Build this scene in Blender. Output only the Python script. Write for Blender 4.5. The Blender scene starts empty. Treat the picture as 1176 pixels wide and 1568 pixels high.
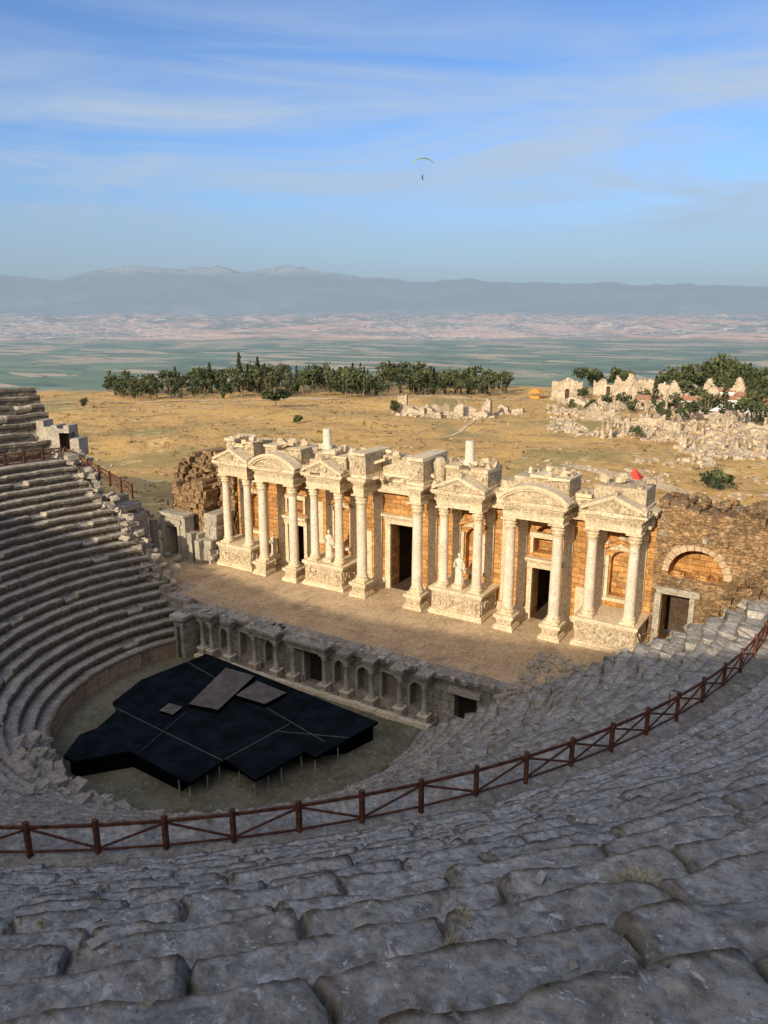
import bpy, math, random
from mathutils import Vector, noise, Matrix
random.seed(7)
R=random.random
def U(a,b): return a+(b-a)*R()
def sm(t):
    t=max(0.0,min(1.0,t)); return t*t*(3-2*t)
def h2(a,b):
    v=math.sin(a*12.9898+b*78.233)*43758.5453; return v-math.floor(v)
def fb(x,y,z,o=3): return noise.fractal(Vector((x,y,z)),1.0,2.0,o)
def nz(x,y,z=0.0): return noise.noise(Vector((x,y,z)))
sc=bpy.context.scene
CX,CY=-3.0,-16.0
CAM=(31.6,-52.7,24.0)
# ------------------------------------------------------------ materials
def newmat(name):
    m=bpy.data.materials.new(name); m.use_nodes=True
    nt=m.node_tree; b=nt.nodes['Principled BSDF']
    b.inputs['Roughness'].default_value=.9
    b.inputs['Specular IOR Level'].default_value=.15
    return m,nt,b
def nd(nt,t,**k):
    n=nt.nodes.new(t)
    for a,v in k.items(): setattr(n,a,v)
    return n
def mixc(nt,f,a,b,mode='MIX'):
    n=nt.nodes.new('ShaderNodeMix'); n.data_type='RGBA'; n.blend_type=mode
    for i,v in ((0,f),(6,a),(7,b)):
        if hasattr(v,'links'): nt.links.new(v,n.inputs[i])
        else: n.inputs[i].default_value=(tuple(v)+(1,)) if i>5 and len(v)==3 else v
    return n.outputs[2]
def mth(nt,op,a,b=None,c=None,clamp=False):
    n=nt.nodes.new('ShaderNodeMath'); n.operation=op; n.use_clamp=clamp
    for i,v in enumerate((a,b,c)):
        if v is None: continue
        if hasattr(v,'links'): nt.links.new(v,n.inputs[i])
        else: n.inputs[i].default_value=v
    return n.outputs[0]
def rng(nt,v,a,b,c=0.0,d=1.0,smooth=True):
    n=nt.nodes.new('ShaderNodeMapRange')
    if smooth: n.interpolation_type='SMOOTHSTEP'
    nt.links.new(v,n.inputs[0])
    for i,x in enumerate((a,b,c,d)): n.inputs[i+1].default_value=x
    return n.outputs[0]
def noi(nt,vec,scale,detail=4,rough=.6,dist=0.0):
    n=nd(nt,'ShaderNodeTexNoise'); n.inputs['Scale'].default_value=scale
    n.inputs['Detail'].default_value=detail; n.inputs['Roughness'].default_value=rough
    n.inputs['Distortion'].default_value=dist
    nt.links.new(vec,n.inputs['Vector']); return n.outputs['Fac']
def stone(name,c1,c2,c3,s=.8,bump=.5,bs=6,brick=None,bd=.05,cav=None,fleck=None,rub=None,con=.34,shade_soil=False):
    m,nt,b=newmat(name)
    tc=nd(nt,'ShaderNodeTexCoord').outputs['Object']
    f=rng(nt,noi(nt,tc,s,5,.65),.35,.65)
    col=mixc(nt,f,c1,c2)
    f2=rng(nt,noi(nt,tc,s*4.3,5,.7),.5,.72)
    col=mixc(nt,f2,col,c3)
    hgt=noi(nt,tc,bs,7,.75)
    col=mixc(nt,1.0,col,mixc(nt,rng(nt,hgt,.32,.66),(1-con,)*3,(1.2,1.2,1.2)),'MULTIPLY')
    if fleck:
        for (fs,fc,lo,hi) in fleck:
            col=mixc(nt,rng(nt,noi(nt,tc,fs,4,.75,.5),lo,hi),col,fc)
    if rub:
        mp=nd(nt,'ShaderNodeMapping'); mp.inputs['Scale'].default_value=(rub,rub,rub*1.9); nt.links.new(tc,mp.inputs['Vector'])
        dn=nd(nt,'ShaderNodeVectorMath',operation='ADD'); nn=nd(nt,'ShaderNodeTexNoise'); nn.inputs['Scale'].default_value=3; nt.links.new(tc,nn.inputs['Vector'])
        sc0=nd(nt,'ShaderNodeVectorMath',operation='SCALE'); nt.links.new(nn.outputs['Color'],sc0.inputs[0]); sc0.inputs['Scale'].default_value=.7
        nt.links.new(mp.outputs[0],dn.inputs[0]); nt.links.new(sc0.outputs[0],dn.inputs[1])
        v=nd(nt,'ShaderNodeTexVoronoi'); v.inputs['Scale'].default_value=1; nt.links.new(dn.outputs[0],v.inputs['Vector'])
        ve=nd(nt,'ShaderNodeTexVoronoi'); ve.feature='DISTANCE_TO_EDGE'; ve.inputs['Scale'].default_value=1; nt.links.new(dn.outputs[0],ve.inputs['Vector'])
        sc_=nd(nt,'ShaderNodeSeparateColor'); nt.links.new(v.outputs['Color'],sc_.inputs[0])
        col=mixc(nt,1.0,col,mixc(nt,sc_.outputs[0],(.72,.70,.70),(1.18,1.14,1.1)),'MULTIPLY')
        ed=rng(nt,ve.outputs['Distance'],.0,.08)
        col=mixc(nt,ed,mixc(nt,1.0,col,(.72,.68,.62),'MULTIPLY'),col)
        hgt=mth(nt,'ADD',mth(nt,'MULTIPLY',hgt,1.0),mth(nt,'MULTIPLY',ed,.3))
    if brick:
        w,h,mo,vary=brick
        sp=nd(nt,'ShaderNodeSeparateXYZ'); nt.links.new(tc,sp.inputs[0])
        cb=nd(nt,'ShaderNodeCombineXYZ')
        wob=mth(nt,'MULTIPLY',noi(nt,tc,.9,2),.3*h/.5)
        nt.links.new(mth(nt,'ADD',mth(nt,'ADD',sp.outputs[0],sp.outputs[1]),wob),cb.inputs[0])
        nt.links.new(mth(nt,'ADD',sp.outputs[2],wob),cb.inputs[1])
        br=nd(nt,'ShaderNodeTexBrick'); nt.links.new(cb.outputs[0],br.inputs['Vector'])
        br.inputs['Scale'].default_value=1; br.inputs['Brick Width'].default_value=w
        br.inputs['Row Height'].default_value=h; br.inputs['Mortar Size'].default_value=mo
        br.inputs['Mortar Smooth'].default_value=.3
        br.inputs['Color1'].default_value=(1-vary,1-vary,1-vary,1)
        br.inputs['Color2'].default_value=(1+vary*.4,1+vary*.4,1+vary*.4,1)
        br.inputs['Mortar'].default_value=(.5,.45,.4,1)
        col=mixc(nt,1.0,col,br.outputs['Color'],'MULTIPLY')
        hgt=mth(nt,'SUBTRACT',hgt,mth(nt,'MULTIPLY',br.outputs['Fac'],.8))
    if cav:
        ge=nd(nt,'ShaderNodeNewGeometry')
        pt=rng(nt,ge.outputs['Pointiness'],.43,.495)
        col=mixc(nt,pt,mixc(nt,1.0,col,cav,'MULTIPLY'),col)  # creases darkened in the colour: painted step shade along with brown cracks
    if shade_soil:
        at=nd(nt,'ShaderNodeAttribute'); at.attribute_name='shade_soil'
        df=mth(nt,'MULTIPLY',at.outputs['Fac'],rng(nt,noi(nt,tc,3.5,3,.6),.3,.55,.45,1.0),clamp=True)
        col=mixc(nt,df,col,(.105,.085,.058))  # painted shade on risers and tread backs for step contrast, soil in joints
    nt.links.new(col,b.inputs['Base Color'])
    bm=nd(nt,'ShaderNodeBump'); bm.inputs['Strength'].default_value=bump; bm.inputs['Distance'].default_value=bd
    nt.links.new(hgt,bm.inputs['Height']); nt.links.new(bm.outputs[0],b.inputs['Normal'])
    return m
def plain(name,c,rough=.8,var=.25,s=3,spec=None):
    m,nt,b=newmat(name); tc=nd(nt,'ShaderNodeTexCoord').outputs['Object']
    f=noi(nt,tc,s,3,.6)
    col=mixc(nt,rng(nt,f,.3,.7),tuple(x*(1-var) for x in c),tuple(x*(1+var) for x in c))
    nt.links.new(col,b.inputs['Base Color']); b.inputs['Roughness'].default_value=rough
    if spec is not None: b.inputs['Specular IOR Level'].default_value=spec
    return m
M_marble=stone('cream_marble',(.73,.61,.43),(.62,.50,.33),(.40,.31,.21),.7,.7,7,None,.06,None,[(2.2,(.28,.22,.16),.62,.72)])
M_relief=stone('carved_marble',(.72,.60,.42),(.57,.455,.305),(.28,.21,.13),1.4,1.0,5,None,.16,None,None,None,.5)
M_shaft=stone('column_marble',(.74,.655,.52),(.62,.53,.41),(.48,.44,.40),.5,.35,9,None,.03)
M_orange=stone('travertine_wall',(.62,.32,.11),(.48,.245,.085),(.60,.41,.23),.5,.8,5,(.85,.42,.02,.35),.08)
M_rough=stone('rubble_masonry',(.48,.315,.165),(.33,.225,.125),(.46,.39,.30),.5,1.0,3.5,None,.2,None,[(1.2,(.22,.16,.10),.56,.66)],2.2,.5)
M_rub=stone('weathered_rubble',(.45,.40,.32),(.32,.285,.23),(.54,.50,.44),.8,.9,5,None,.1)
M_chip=stone('grey_chips',(.42,.40,.36),(.30,.28,.25),(.5,.49,.46),3,.9,12,None,.02)
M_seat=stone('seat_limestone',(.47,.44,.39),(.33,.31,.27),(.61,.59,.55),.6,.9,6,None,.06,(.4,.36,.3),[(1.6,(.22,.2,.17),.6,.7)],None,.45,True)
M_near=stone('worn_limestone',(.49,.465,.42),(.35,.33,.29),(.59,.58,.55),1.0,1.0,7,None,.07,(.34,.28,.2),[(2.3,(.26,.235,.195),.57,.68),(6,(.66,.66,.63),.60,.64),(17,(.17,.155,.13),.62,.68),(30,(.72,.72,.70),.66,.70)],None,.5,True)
M_pulp=stone('podium_stone',(.39,.365,.32),(.26,.245,.215),(.50,.48,.45),.9,.9,6,(1.2,.6,.015,.2),.06,None,[(1.5,(.18,.165,.14),.58,.7)])
M_floor=stone('stage_paving',(.56,.42,.26),(.42,.31,.195),(.60,.48,.35),.3,.6,5,None,.03,None,[(.5,(.30,.23,.16),.55,.7)])
M_orch=stone('orchestra_gravel',(.20,.19,.13),(.13,.125,.08),(.30,.28,.22),.6,.8,9,None,.05)
M_slab=stone('brown_slabs',(.40,.29,.19),(.3,.23,.16),(.46,.41,.34),.8,.6,6,(1.0,2.0,.02,.3),.04)
M_dark=stone('dark_interior',(.10,.07,.045),(.07,.048,.034),(.14,.1,.07),1,.8,5,None,.08)  # darkness inside doorways and openings is put into this colour
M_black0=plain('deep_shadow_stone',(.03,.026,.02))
M_wood=plain('brown_wood',(.115,.048,.03),.7,.4,6)
M_black=plain('black_deck',(.007,.011,.015),.8,.5,.8,.04)
M_bskirt=plain('black_skirt',(.003,.003,.004),.9,.2,2,.02)
M_tape=plain('white_tape',(.2,.2,.19))
M_board=plain('grey_board',(.14,.125,.115),.8,.25,1.5,.1)
M_steel=plain('steel_leg',(.16,.16,.16),.5)
M_leafd=plain('dark_leaves',(.04,.056,.028),.8,.5,.5)
M_leafl=plain('light_leaves',(.085,.10,.045),.8,.4,.5)
M_trunk=plain('bark',(.2,.15,.1),.9,.3,2)
M_dry=plain('dry_grass',(.50,.43,.27),.9,.35,8)
M_scrub=plain('dry_scrub',(.27,.19,.09),.9,.4,.6)
M_red=plain('red_canvas',(.55,.06,.04)); M_white=plain('white_canvas',(.75,.75,.72)); M_orng=plain('orange_canvas',(.6,.28,.06))
M_ruin=stone('pale_ruin',(.60,.49,.36),(.42,.335,.235),(.66,.59,.5),.2,1.0,1.5,None,.25,None,None,None,.5)
M_roof=stone('clay_roof',(.42,.2,.12),(.34,.17,.11),(.45,.33,.25),1,.5,3)
M_pal=plain('glider_fabric',(.30,.42,.10)); M_pil=plain('dark_clothes',(.03,.03,.05))
# ------------------------------------------------------------ mesh builder
class MB:
    def __init__(s): s.v=[];s.f=[];s.m=[];s.s=[]
    def add(s,vs,fs,m=0,sh=False):
        o=len(s.v); s.v.extend(vs)
        for f in fs:
            s.f.append(tuple(i+o for i in f)); s.m.append(int(m)); s.s.append(sh)
    def build(s,name,mats,parent=None):
        me=bpy.data.meshes.new(name); me.from_pydata([tuple(v) for v in s.v],[],s.f)
        me.polygons.foreach_set('material_index',s.m); me.polygons.foreach_set('use_smooth',s.s)
        for m in mats: me.materials.append(m)
        me.update(); ob=bpy.data.objects.new(name,me); sc.collection.objects.link(ob)
        if parent: ob.parent=parent
        return ob
def empty(name):
    e=bpy.data.objects.new(name,None); sc.collection.objects.link(e); return e
BF=[(0,3,2,1),(4,5,6,7),(0,1,5,4),(1,2,6,5),(2,3,7,6),(3,0,4,7)]
def box(mb,x0,x1,y0,y1,z0,z1,m=0,j=0):
    vs=[(x0,y0,z0),(x1,y0,z0),(x1,y1,z0),(x0,y1,z0),(x0,y0,z1),(x1,y0,z1),(x1,y1,z1),(x0,y1,z1)]
    if j: vs=[(a+U(-j,j),b+U(-j,j),c+U(-j,j)) for a,b,c in vs]
    mb.add(vs,BF,m)
def rock(mb,x,y,z,sx,sy,sz,m=0,tilt=.4):
    M=Matrix.Rotation(U(0,6.28),3,'Z')@Matrix.Rotation(U(-tilt,tilt),3,'X')@Matrix.Rotation(U(-tilt,tilt),3,'Y')
    vs=[]
    for c in ((-1,-1,-1),(1,-1,-1),(1,1,-1),(-1,1,-1),(-1,-1,1),(1,-1,1),(1,1,1),(-1,1,1)):
        p=M@Vector((c[0]*sx/2*U(.6,1.1),c[1]*sy/2*U(.6,1.1),c[2]*sz/2*U(.6,1.1)))
        vs.append((x+p.x,y+p.y,z+p.z))
    mb.add(vs,BF,m)
def lathe(mb,cx,cy,prof,n=20,m=0,fn=None,sh=True,cap=True):
    vs=[];fs=[]
    for i,(r,z) in enumerate(prof):
        for k in range(n):
            a=2*math.pi*k/n; rr=fn(r,z,a,i) if fn else r
            vs.append((cx+rr*math.cos(a),cy+rr*math.sin(a),z))
    for i in range(len(prof)-1):
        for k in range(n):
            k2=(k+1)%n; fs.append((i*n+k,i*n+k2,(i+1)*n+k2,(i+1)*n+k))
    mb.add(vs,fs,m,sh)
    if cap:
        mb.add(vs[-n:],[tuple(range(n))],m)
def tube(mb,pts,rad,n=8,m=0):
    vs=[];fs=[]
    for i,p in enumerate(pts):
        p=Vector(p); a=Vector(pts[max(0,i-1)]); b=Vector(pts[min(len(pts)-1,i+1)])
        t=(b-a).normalized(); u=t.orthogonal().normalized(); w=t.cross(u)
        for k in range(n):
            an=2*math.pi*k/n; q=p+(u*math.cos(an)+w*math.sin(an))*rad[i]; vs.append(tuple(q))
    for i in range(len(pts)-1):
        for k in range(n):
            k2=(k+1)%n; fs.append((i*n+k,i*n+k2,(i+1)*n+k2,(i+1)*n+k))
    fs.append(tuple(range(n))); fs.append(tuple(range(len(vs)-n,len(vs))))
    mb.add(vs,fs,m,True)
def bar(mb,a,b,w,h,m=0):
    a=Vector(a);b=Vector(b);t=(b-a).normalized(); up=Vector((0,0,1))
    if abs(t.z)>.95: up=Vector((1,0,0))
    s=t.cross(up).normalized()*w/2; u=s.cross(t).normalized()*h/2
    vs=[a-s-u,a+s-u,a+s+u,a-s+u,b-s-u,b+s-u,b+s+u,b-s+u]
    mb.add([tuple(v) for v in vs],BF,m)
def ext(mb,poly,y0,y1,m=0):
    n=len(poly); vs=[(x,y0,z) for x,z in poly]+[(x,y1,z) for x,z in poly]
    mb.add(vs,[tuple(range(n)),tuple(range(2*n-1,n-1,-1))]+[(i,i+n,(i+1)%n+n,(i+1)%n) for i in range(n)],m)
def prism(mb,poly,z0,z1,m=0,ms=None):
    n=len(poly); vs=[(x,y,z0) for x,y in poly]+[(x,y,z1) for x,y in poly]
    mb.add(vs,[tuple(range(n,2*n))],m)
    mb.add(vs,[(i,(i+1)%n,(i+1)%n+n,i+n) for i in range(n)],m if ms is None else ms)
def panel_wall(mb,O,D,L,z0,z1,ops=(),thick=1.0,m=0,mn=None,strip=None,topfn=None):
    if mn is None: mn=m
    Nx,Ny=-D[1],D[0]
    P=lambda s,n,z:(O[0]+D[0]*s+Nx*n,O[1]+D[1]*s+Ny*n,z)
    q=lambda a,b,c,d,mm:mb.add([a,b,c,d],[(0,1,2,3)],mm)
    cuts={0.0,float(L)}
    for o in ops:
        l=o[0]-o[1]/2; r=o[0]+o[1]/2; cuts|={round(l,4),round(r,4)}
        if o[4]:
            for i in range(1,10): cuts.add(round(l+(r-l)*(.5-.5*math.cos(math.pi*i/10)),4))
    if strip:
        s=strip
        while s<L: cuts.add(round(s,4)); s+=strip*U(.6,1.4)
    cuts=sorted(c for c in cuts if 0<=c<=L)
    pt=None
    def top(o,s):
        return o[3]+(math.sqrt(max(0,(o[1]/2)**2-(s-o[0])**2)) if o[4] else 0)
    for a,b in zip(cuts[:-1],cuts[1:]):
        mid=(a+b)/2; zt=topfn(mid) if topfn else z1
        cov=sorted([o for o in ops if o[0]-o[1]/2<mid<o[0]+o[1]/2],key=lambda o:o[2])
        ca=cb=z0; through=False
        for o in cov:
            if o[2]>z0: q(P(a,0,ca),P(b,0,cb),P(b,0,o[2]),P(a,0,o[2]),m)
            ta,tb=top(o,a),top(o,b); d=o[5]
            q(P(a,0,ta),P(b,0,tb),P(b,d,tb),P(a,d,ta),mn)
            q(P(a,0,o[2]),P(b,0,o[2]),P(b,d,o[2]),P(a,d,o[2]),mn)
            if o[6]: q(P(a,d,o[2]),P(b,d,o[2]),P(b,d,tb),P(a,d,ta),mn)
            else: through=True
            if abs(a-(o[0]-o[1]/2))<1e-3: q(P(a,0,o[2]),P(a,d,o[2]),P(a,d,max(ta,o[3])),P(a,0,max(ta,o[3])),mn)
            if abs(b-(o[0]+o[1]/2))<1e-3: q(P(b,0,o[2]),P(b,d,o[2]),P(b,d,max(tb,o[3])),P(b,0,max(tb,o[3])),mn)
            ca,cb=ta,tb
        q(P(a,0,ca),P(b,0,cb),P(b,0,zt),P(a,0,zt),m)
        q(P(a,0,zt),P(b,0,zt),P(b,thick,zt),P(a,thick,zt),m)
        if thick>.2:
            if not through: q(P(b,thick,z0),P(a,thick,z0),P(a,thick,zt),P(b,thick,zt),m)
            else: q(P(b,thick,cb),P(a,thick,ca),P(a,thick,zt),P(b,thick,zt),m)
        if pt is None: q(P(a,0,z0),P(a,thick,z0),P(a,thick,zt),P(a,0,zt),m)
        elif abs(pt-zt)>1e-4: q(P(a,0,pt),P(a,thick,pt),P(a,thick,zt),P(a,0,zt),m)
        pt=zt
    q(P(L,0,z0),P(L,thick,z0),P(L,thick,pt),P(L,0,pt),m)
def masonry(mb,x0,x1,y0,y1,z0,topfn,m=0,ch=.5,cl=.85,j=.07):
    z=z0
    zmax=max(topfn((x0+x1)/2),topfn(x0),topfn(x1))+1
    while z<zmax:
        h=ch*U(.7,1.3); x=x0-U(0,.4)
        while x<x1:
            l=cl*U(.5,1.5); xe=min(x+l,x1+U(-.15,.15))
            if z+h*.5<topfn((x+xe)/2)+U(-.4,.4):
                box(mb,x+.01,xe-.01,y0+U(-j,j),y1+U(-j,j),z+.005,z+h-.005,m,.05)
            x+=l
        z+=h
# ------------------------------------------------------------ terrain
MP=[(57.9,1410),(54.3,1315),(51.4,1720),(48.9,2000),(45.4,1940),(42.2,1850),(38.5,2100),(36.2,1785),(33.3,1600),(31.4,1535),(29.5,1350),(26.7,1470),(22.1,1280),(17.6,1220),(13.2,1100),(6.1,1030)]
def mh(az):
    if az>=MP[0][0]: return MP[0][1]
    if az<=MP[-1][0]: return MP[-1][1]
    for (a,h),(b,g) in zip(MP[:-1],MP[1:]):
        if b<=az<=a:
            t=(a-az)/(a-b); return h+(g-h)*sm(t)
def rin(th):
    return 42.3+13.7*sm((th+85)/18)
def ground(x,y):
    dx,dy=x-CX,y-CY; rho=math.hypot(dx,dy); th=math.degrees(math.atan2(dx,-dy))
    dc=math.hypot(x-CAM[0],y-CAM[1]); dd=math.hypot(x,y)
    p=-1-4*sm((dd-15)/60)-.02*max(0,dc-60)
    if dc<1500: p+=1.3*nz(x/34,y/34)+.45*nz(x/9,y/9)
    hill=26.6+.13*max(0,rho-56)
    hill=min(hill,60)
    S=sm((92-abs(th))/26)
    z=p+(hill-p)*S*(1 if rho<400 else max(0,1-(rho-400)/600))
    if dc>390:
        v=-230.0
        if dc>6000:
            k=sm((dc-6000)/9000)
            v+=120*k+k*120*(1-abs(fb(x/1900,y/1900,1.5,4))*2.4)+k*45*fb(x/600,y/600,4,3)
        if dc>19000:
            az=math.degrees(math.atan2(-(x-CAM[0]),y-CAM[1]))
            k=sm((dc-21000)/17000)
            H=mh(az)+210*fb(x/2400,y/2400,7,5)
            v=v*(1-k)+k*(H+24)+(k*(1-k)*4)*300*(1-2*abs(fb(x/5000,y/5000,9,5)))
            if dc>38500: v-= (dc-38500)*.1
        e=sm((dc-390)/500); z=z+(v-z)*e
    if y<-3 and rho<rin(th)-.3: z=-8
    return z
azs=[]
a=0.0
while a<360:
    azs.append(a); a+= .15 if 2<a<66 else 1.5
rs=[0.5];r=3
while r<60: rs.append(r); r+=2.5
while r<420: rs.append(r); r*=1.03
while r<60000: rs.append(r); r*=1.036
rs.append(70000)
mb=MB(); n=len(azs)
for r in rs:
    for a in azs:
        t=math.radians(a); x=CX-r*math.sin(t); y=CY+r*math.cos(t)
        mb.v.append((x,y,ground(x,y)))
for i in range(len(rs)-1):
    for k in range(n):
        k2=(k+1)%n; mb.f.append((i*n+k,i*n+k2,(i+1)*n+k2,(i+1)*n+k)); mb.m.append(0); mb.s.append(True)
m,nt,b=newmat('terrain')
ge=nd(nt,'ShaderNodeNewGeometry').outputs['Position']
sp=nd(nt,'ShaderNodeSeparateXYZ'); nt.links.new(ge,sp.inputs[0])
cb=nd(nt,'ShaderNodeCombineXYZ'); nt.links.new(sp.outputs[0],cb.inputs[0]); nt.links.new(sp.outputs[1],cb.inputs[1])
ln=nd(nt,'ShaderNodeVectorMath',operation='LENGTH'); nt.links.new(cb.outputs[0],ln.inputs[0]); dist=ln.outputs['Value']
pos=cb.outputs[0]
field=mixc(nt,rng(nt,noi(nt,pos,.03,5,.65),.35,.65),(.72,.46,.16),(.60,.375,.135))
field=mixc(nt,rng(nt,noi(nt,pos,.12,5,.7),.48,.68),field,(.40,.26,.11))
field=mixc(nt,rng(nt,noi(nt,pos,.018,4,.6,1.0),.50,.64),field,(.38,.30,.12))
field=mixc(nt,rng(nt,noi(nt,pos,.045,5,.7,2.0),.56,.66),field,(.74,.56,.27))
field=mixc(nt,rng(nt,noi(nt,pos,.7,4,.8),.52,.66),field,(.24,.16,.07))
field=mixc(nt,rng(nt,noi(nt,pos,.4,3,.5),.66,.7),field,(.58,.52,.42))
vo=nd(nt,'ShaderNodeTexVoronoi'); vo.inputs['Scale'].default_value=.0032; vo.distance='CHEBYCHEV'
mpv=nd(nt,'ShaderNodeMapping'); mpv.inputs['Rotation'].default_value=(0,0,.5); mpv.inputs['Scale'].default_value=(1,2.2,1); nt.links.new(pos,mpv.inputs['Vector'])
nt.links.new(mpv.outputs[0],vo.inputs['Vector'])
vs_=nd(nt,'ShaderNodeSeparateColor'); nt.links.new(vo.outputs['Color'],vs_.inputs[0])
val=mixc(nt,vs_.outputs[0],(.06,.11,.055),(.17,.24,.12))
val=mixc(nt,rng(nt,vs_.outputs[1],.80,.82),val,(.48,.37,.23))
val=mixc(nt,rng(nt,noi(nt,pos,.0012,4,.6),.54,.62),val,(.40,.33,.21))
val=mixc(nt,rng(nt,noi(nt,pos,.012,3,.6),.60,.64),val,(.035,.055,.035))
hil=mixc(nt,rng(nt,noi(nt,pos,.0009,6,.75,.6),.42,.56),(.80,.45,.28),(.18,.17,.12))
hil=mixc(nt,rng(nt,noi(nt,pos,.004,5,.7),.52,.62),hil,(.9,.68,.5))
wh=mth(nt,'MULTIPLY',rng(nt,noi(nt,pos,.012,2,.9),.56,.60),rng(nt,noi(nt,pos,.0003,3,.6),.48,.54))
hil=mixc(nt,wh,hil,(1,.97,.93))
mou=mixc(nt,rng(nt,noi(nt,pos,.0004,6,.7),.4,.65),(.14,.14,.13),(.42,.39,.36))
snow=mth(nt,'MULTIPLY',rng(nt,sp.outputs[2],1250,1800),rng(nt,noi(nt,pos,.0011,5,.8,1.0),.42,.52))
mou=mixc(nt,snow,mou,(1.6,1.6,1.6))
c=mixc(nt,rng(nt,dist,400,650),field,val)
c=mixc(nt,rng(nt,mth(nt,'ADD',dist,mth(nt,'MULTIPLY',noi(nt,pos,.0006,3),3000.)),8300,9600),c,hil)
c=mixc(nt,rng(nt,dist,19000,24000),c,mou)
nt.links.new(c,b.inputs['Base Color'])
bm=nd(nt,'ShaderNodeBump'); bm.inputs['Strength'].default_value=.9; bm.inputs['Distance'].default_value=.5
nt.links.new(noi(nt,pos,.8,5,.75),bm.inputs['Height']); nt.links.new(bm.outputs[0],b.inputs['Normal'])
em=nd(nt,'ShaderNodeEmission'); em.inputs[0].default_value=(.30,.38,.465,1)  # distance haze painted as emission over the terrain colour
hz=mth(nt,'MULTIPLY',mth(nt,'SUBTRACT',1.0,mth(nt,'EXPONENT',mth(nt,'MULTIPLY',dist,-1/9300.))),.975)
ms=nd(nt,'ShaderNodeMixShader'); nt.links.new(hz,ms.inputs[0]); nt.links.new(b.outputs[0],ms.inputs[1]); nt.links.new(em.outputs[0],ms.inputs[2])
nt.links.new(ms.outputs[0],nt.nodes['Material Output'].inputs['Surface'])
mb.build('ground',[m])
# ------------------------------------------------------------ seating
mb=MB(); SHADE_SOIL={}
def yL(r): return -8.8+.11*(r-11)
def yR(r): return -12.8+(r-12.8)*.46 if r<19 else min(-3.0,-9.95+(r-19)*1.2)
def ths(r):
    return -math.acos(max(-1,min(1,-(yL(r)+16)/r))), math.acos(max(-1,min(1,-(yR(r)+16)/r)))
def low_pt(u,r,z,k,front):
    a,b_=ths(r); th=a+(b_-a)*u
    x=CX+r*math.sin(th); y=CY-r*math.cos(th)
    thd=math.degrees(th)
    ru=.03+.075*sm((thd-15)/40)+.05*sm((20-thd)/20)*sm((thd+40)/40)
    rk=13.6+k*.83
    bi=math.floor(th*rk/1.35+h2(k,3)*9)
    jr=(h2(bi,k)-.5)*(.08+ru); jz=(h2(bi,k+.7)-.5)*(.05+ru)
    mis=h2(bi,k+5.5)<(.015+.9*ru)
    if mis and front: z-=.3; jr+=.12
    rr=r+jr+ru*.8*nz(x*.5,y*.5,k)+.04*nz(x*1.5,y*1.5,k)
    z+=jz+ru*1.3*fb(x*.8,y*.8,2,3)+.03*nz(x*2.5,y*2.5,2)
    z-=.55*max(0,y+13)*sm((thd-40)/20)
    x=CX+rr*math.sin(th); y=CY-rr*math.cos(th)
    return (x,y,z)
NU=700
prof=[(13.6,-2.6,0,False,.3)]
for k in range(22):
    rk=13.6+.83*k; zk=-2.6+.586*k; h=.586
    prof+=[(rk+.22,zk,k,False,1.0),(rk+.2,zk+.5*h,k,False,.8),(rk-.03,zk+.64*h,k,True,.25),(rk,zk+h-.03,k,True,0),(rk+.05,zk+h,k,True,0),(rk+.62,zk+h-.01,k,True,.12)]
prof+=[(31.95,10.29,21,False,.2),(33.5,10.3,22,False,.6)]
base=len(mb.v)
for (r,z,k,fr,dd_) in prof:
    for i in range(NU):
        if dd_: SHADE_SOIL[len(mb.v)]=dd_
        mb.v.append(low_pt(i/(NU-1),r,z,k,fr))
for j in range(len(prof)-1):
    for i in range(NU-1):
        a=base+j*NU+i; mb.f.append((a,a+1,a+NU+1,a+NU)); mb.m.append(0); mb.s.append(False)
for e in (0,NU-1):
    for j in range(len(prof)-1):
        p=mb.v[base+j*NU+e]; q=mb.v[base+(j+1)*NU+e]
        mb.add([p,q,(q[0],q[1],-8),(p[0],p[1],-8)],[(0,1,2,3)],0)
a0,b0=ths(12.8); NW=260
vs=[];rw=[(12.8,-4.2),(12.8,-2.75),(12.72,-2.72),(12.74,-2.58),(13.1,-2.57),(13.85,-2.6)]
for j,(r,z) in enumerate(rw):
    for i in range(NW):
        th=a0+(b0-a0)*i/(NW-1); bi=math.floor(th*12.8/1.1)
        jr=(h2(bi,77)-.5)*.06; jz=(h2(bi,78)-.5)*.05+(-.5 if h2(bi,79)<.08 and j in(2,3) else 0)
        jz-=.25*sm((math.degrees(th)-0)/30)*max(0,nz(th*9,j*.1,3))
        rr=r+jr if j<5 else r
        vs.append((CX+rr*math.sin(th),CY-rr*math.cos(th),z+(jz if j else 0)))
for j in range(len(rw)-1):
    mb.add(vs[j*NW:(j+2)*NW],[(i,i+1,NW+i+1,NW+i) for i in range(NW-1)],1 if j==0 else 0)
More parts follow.
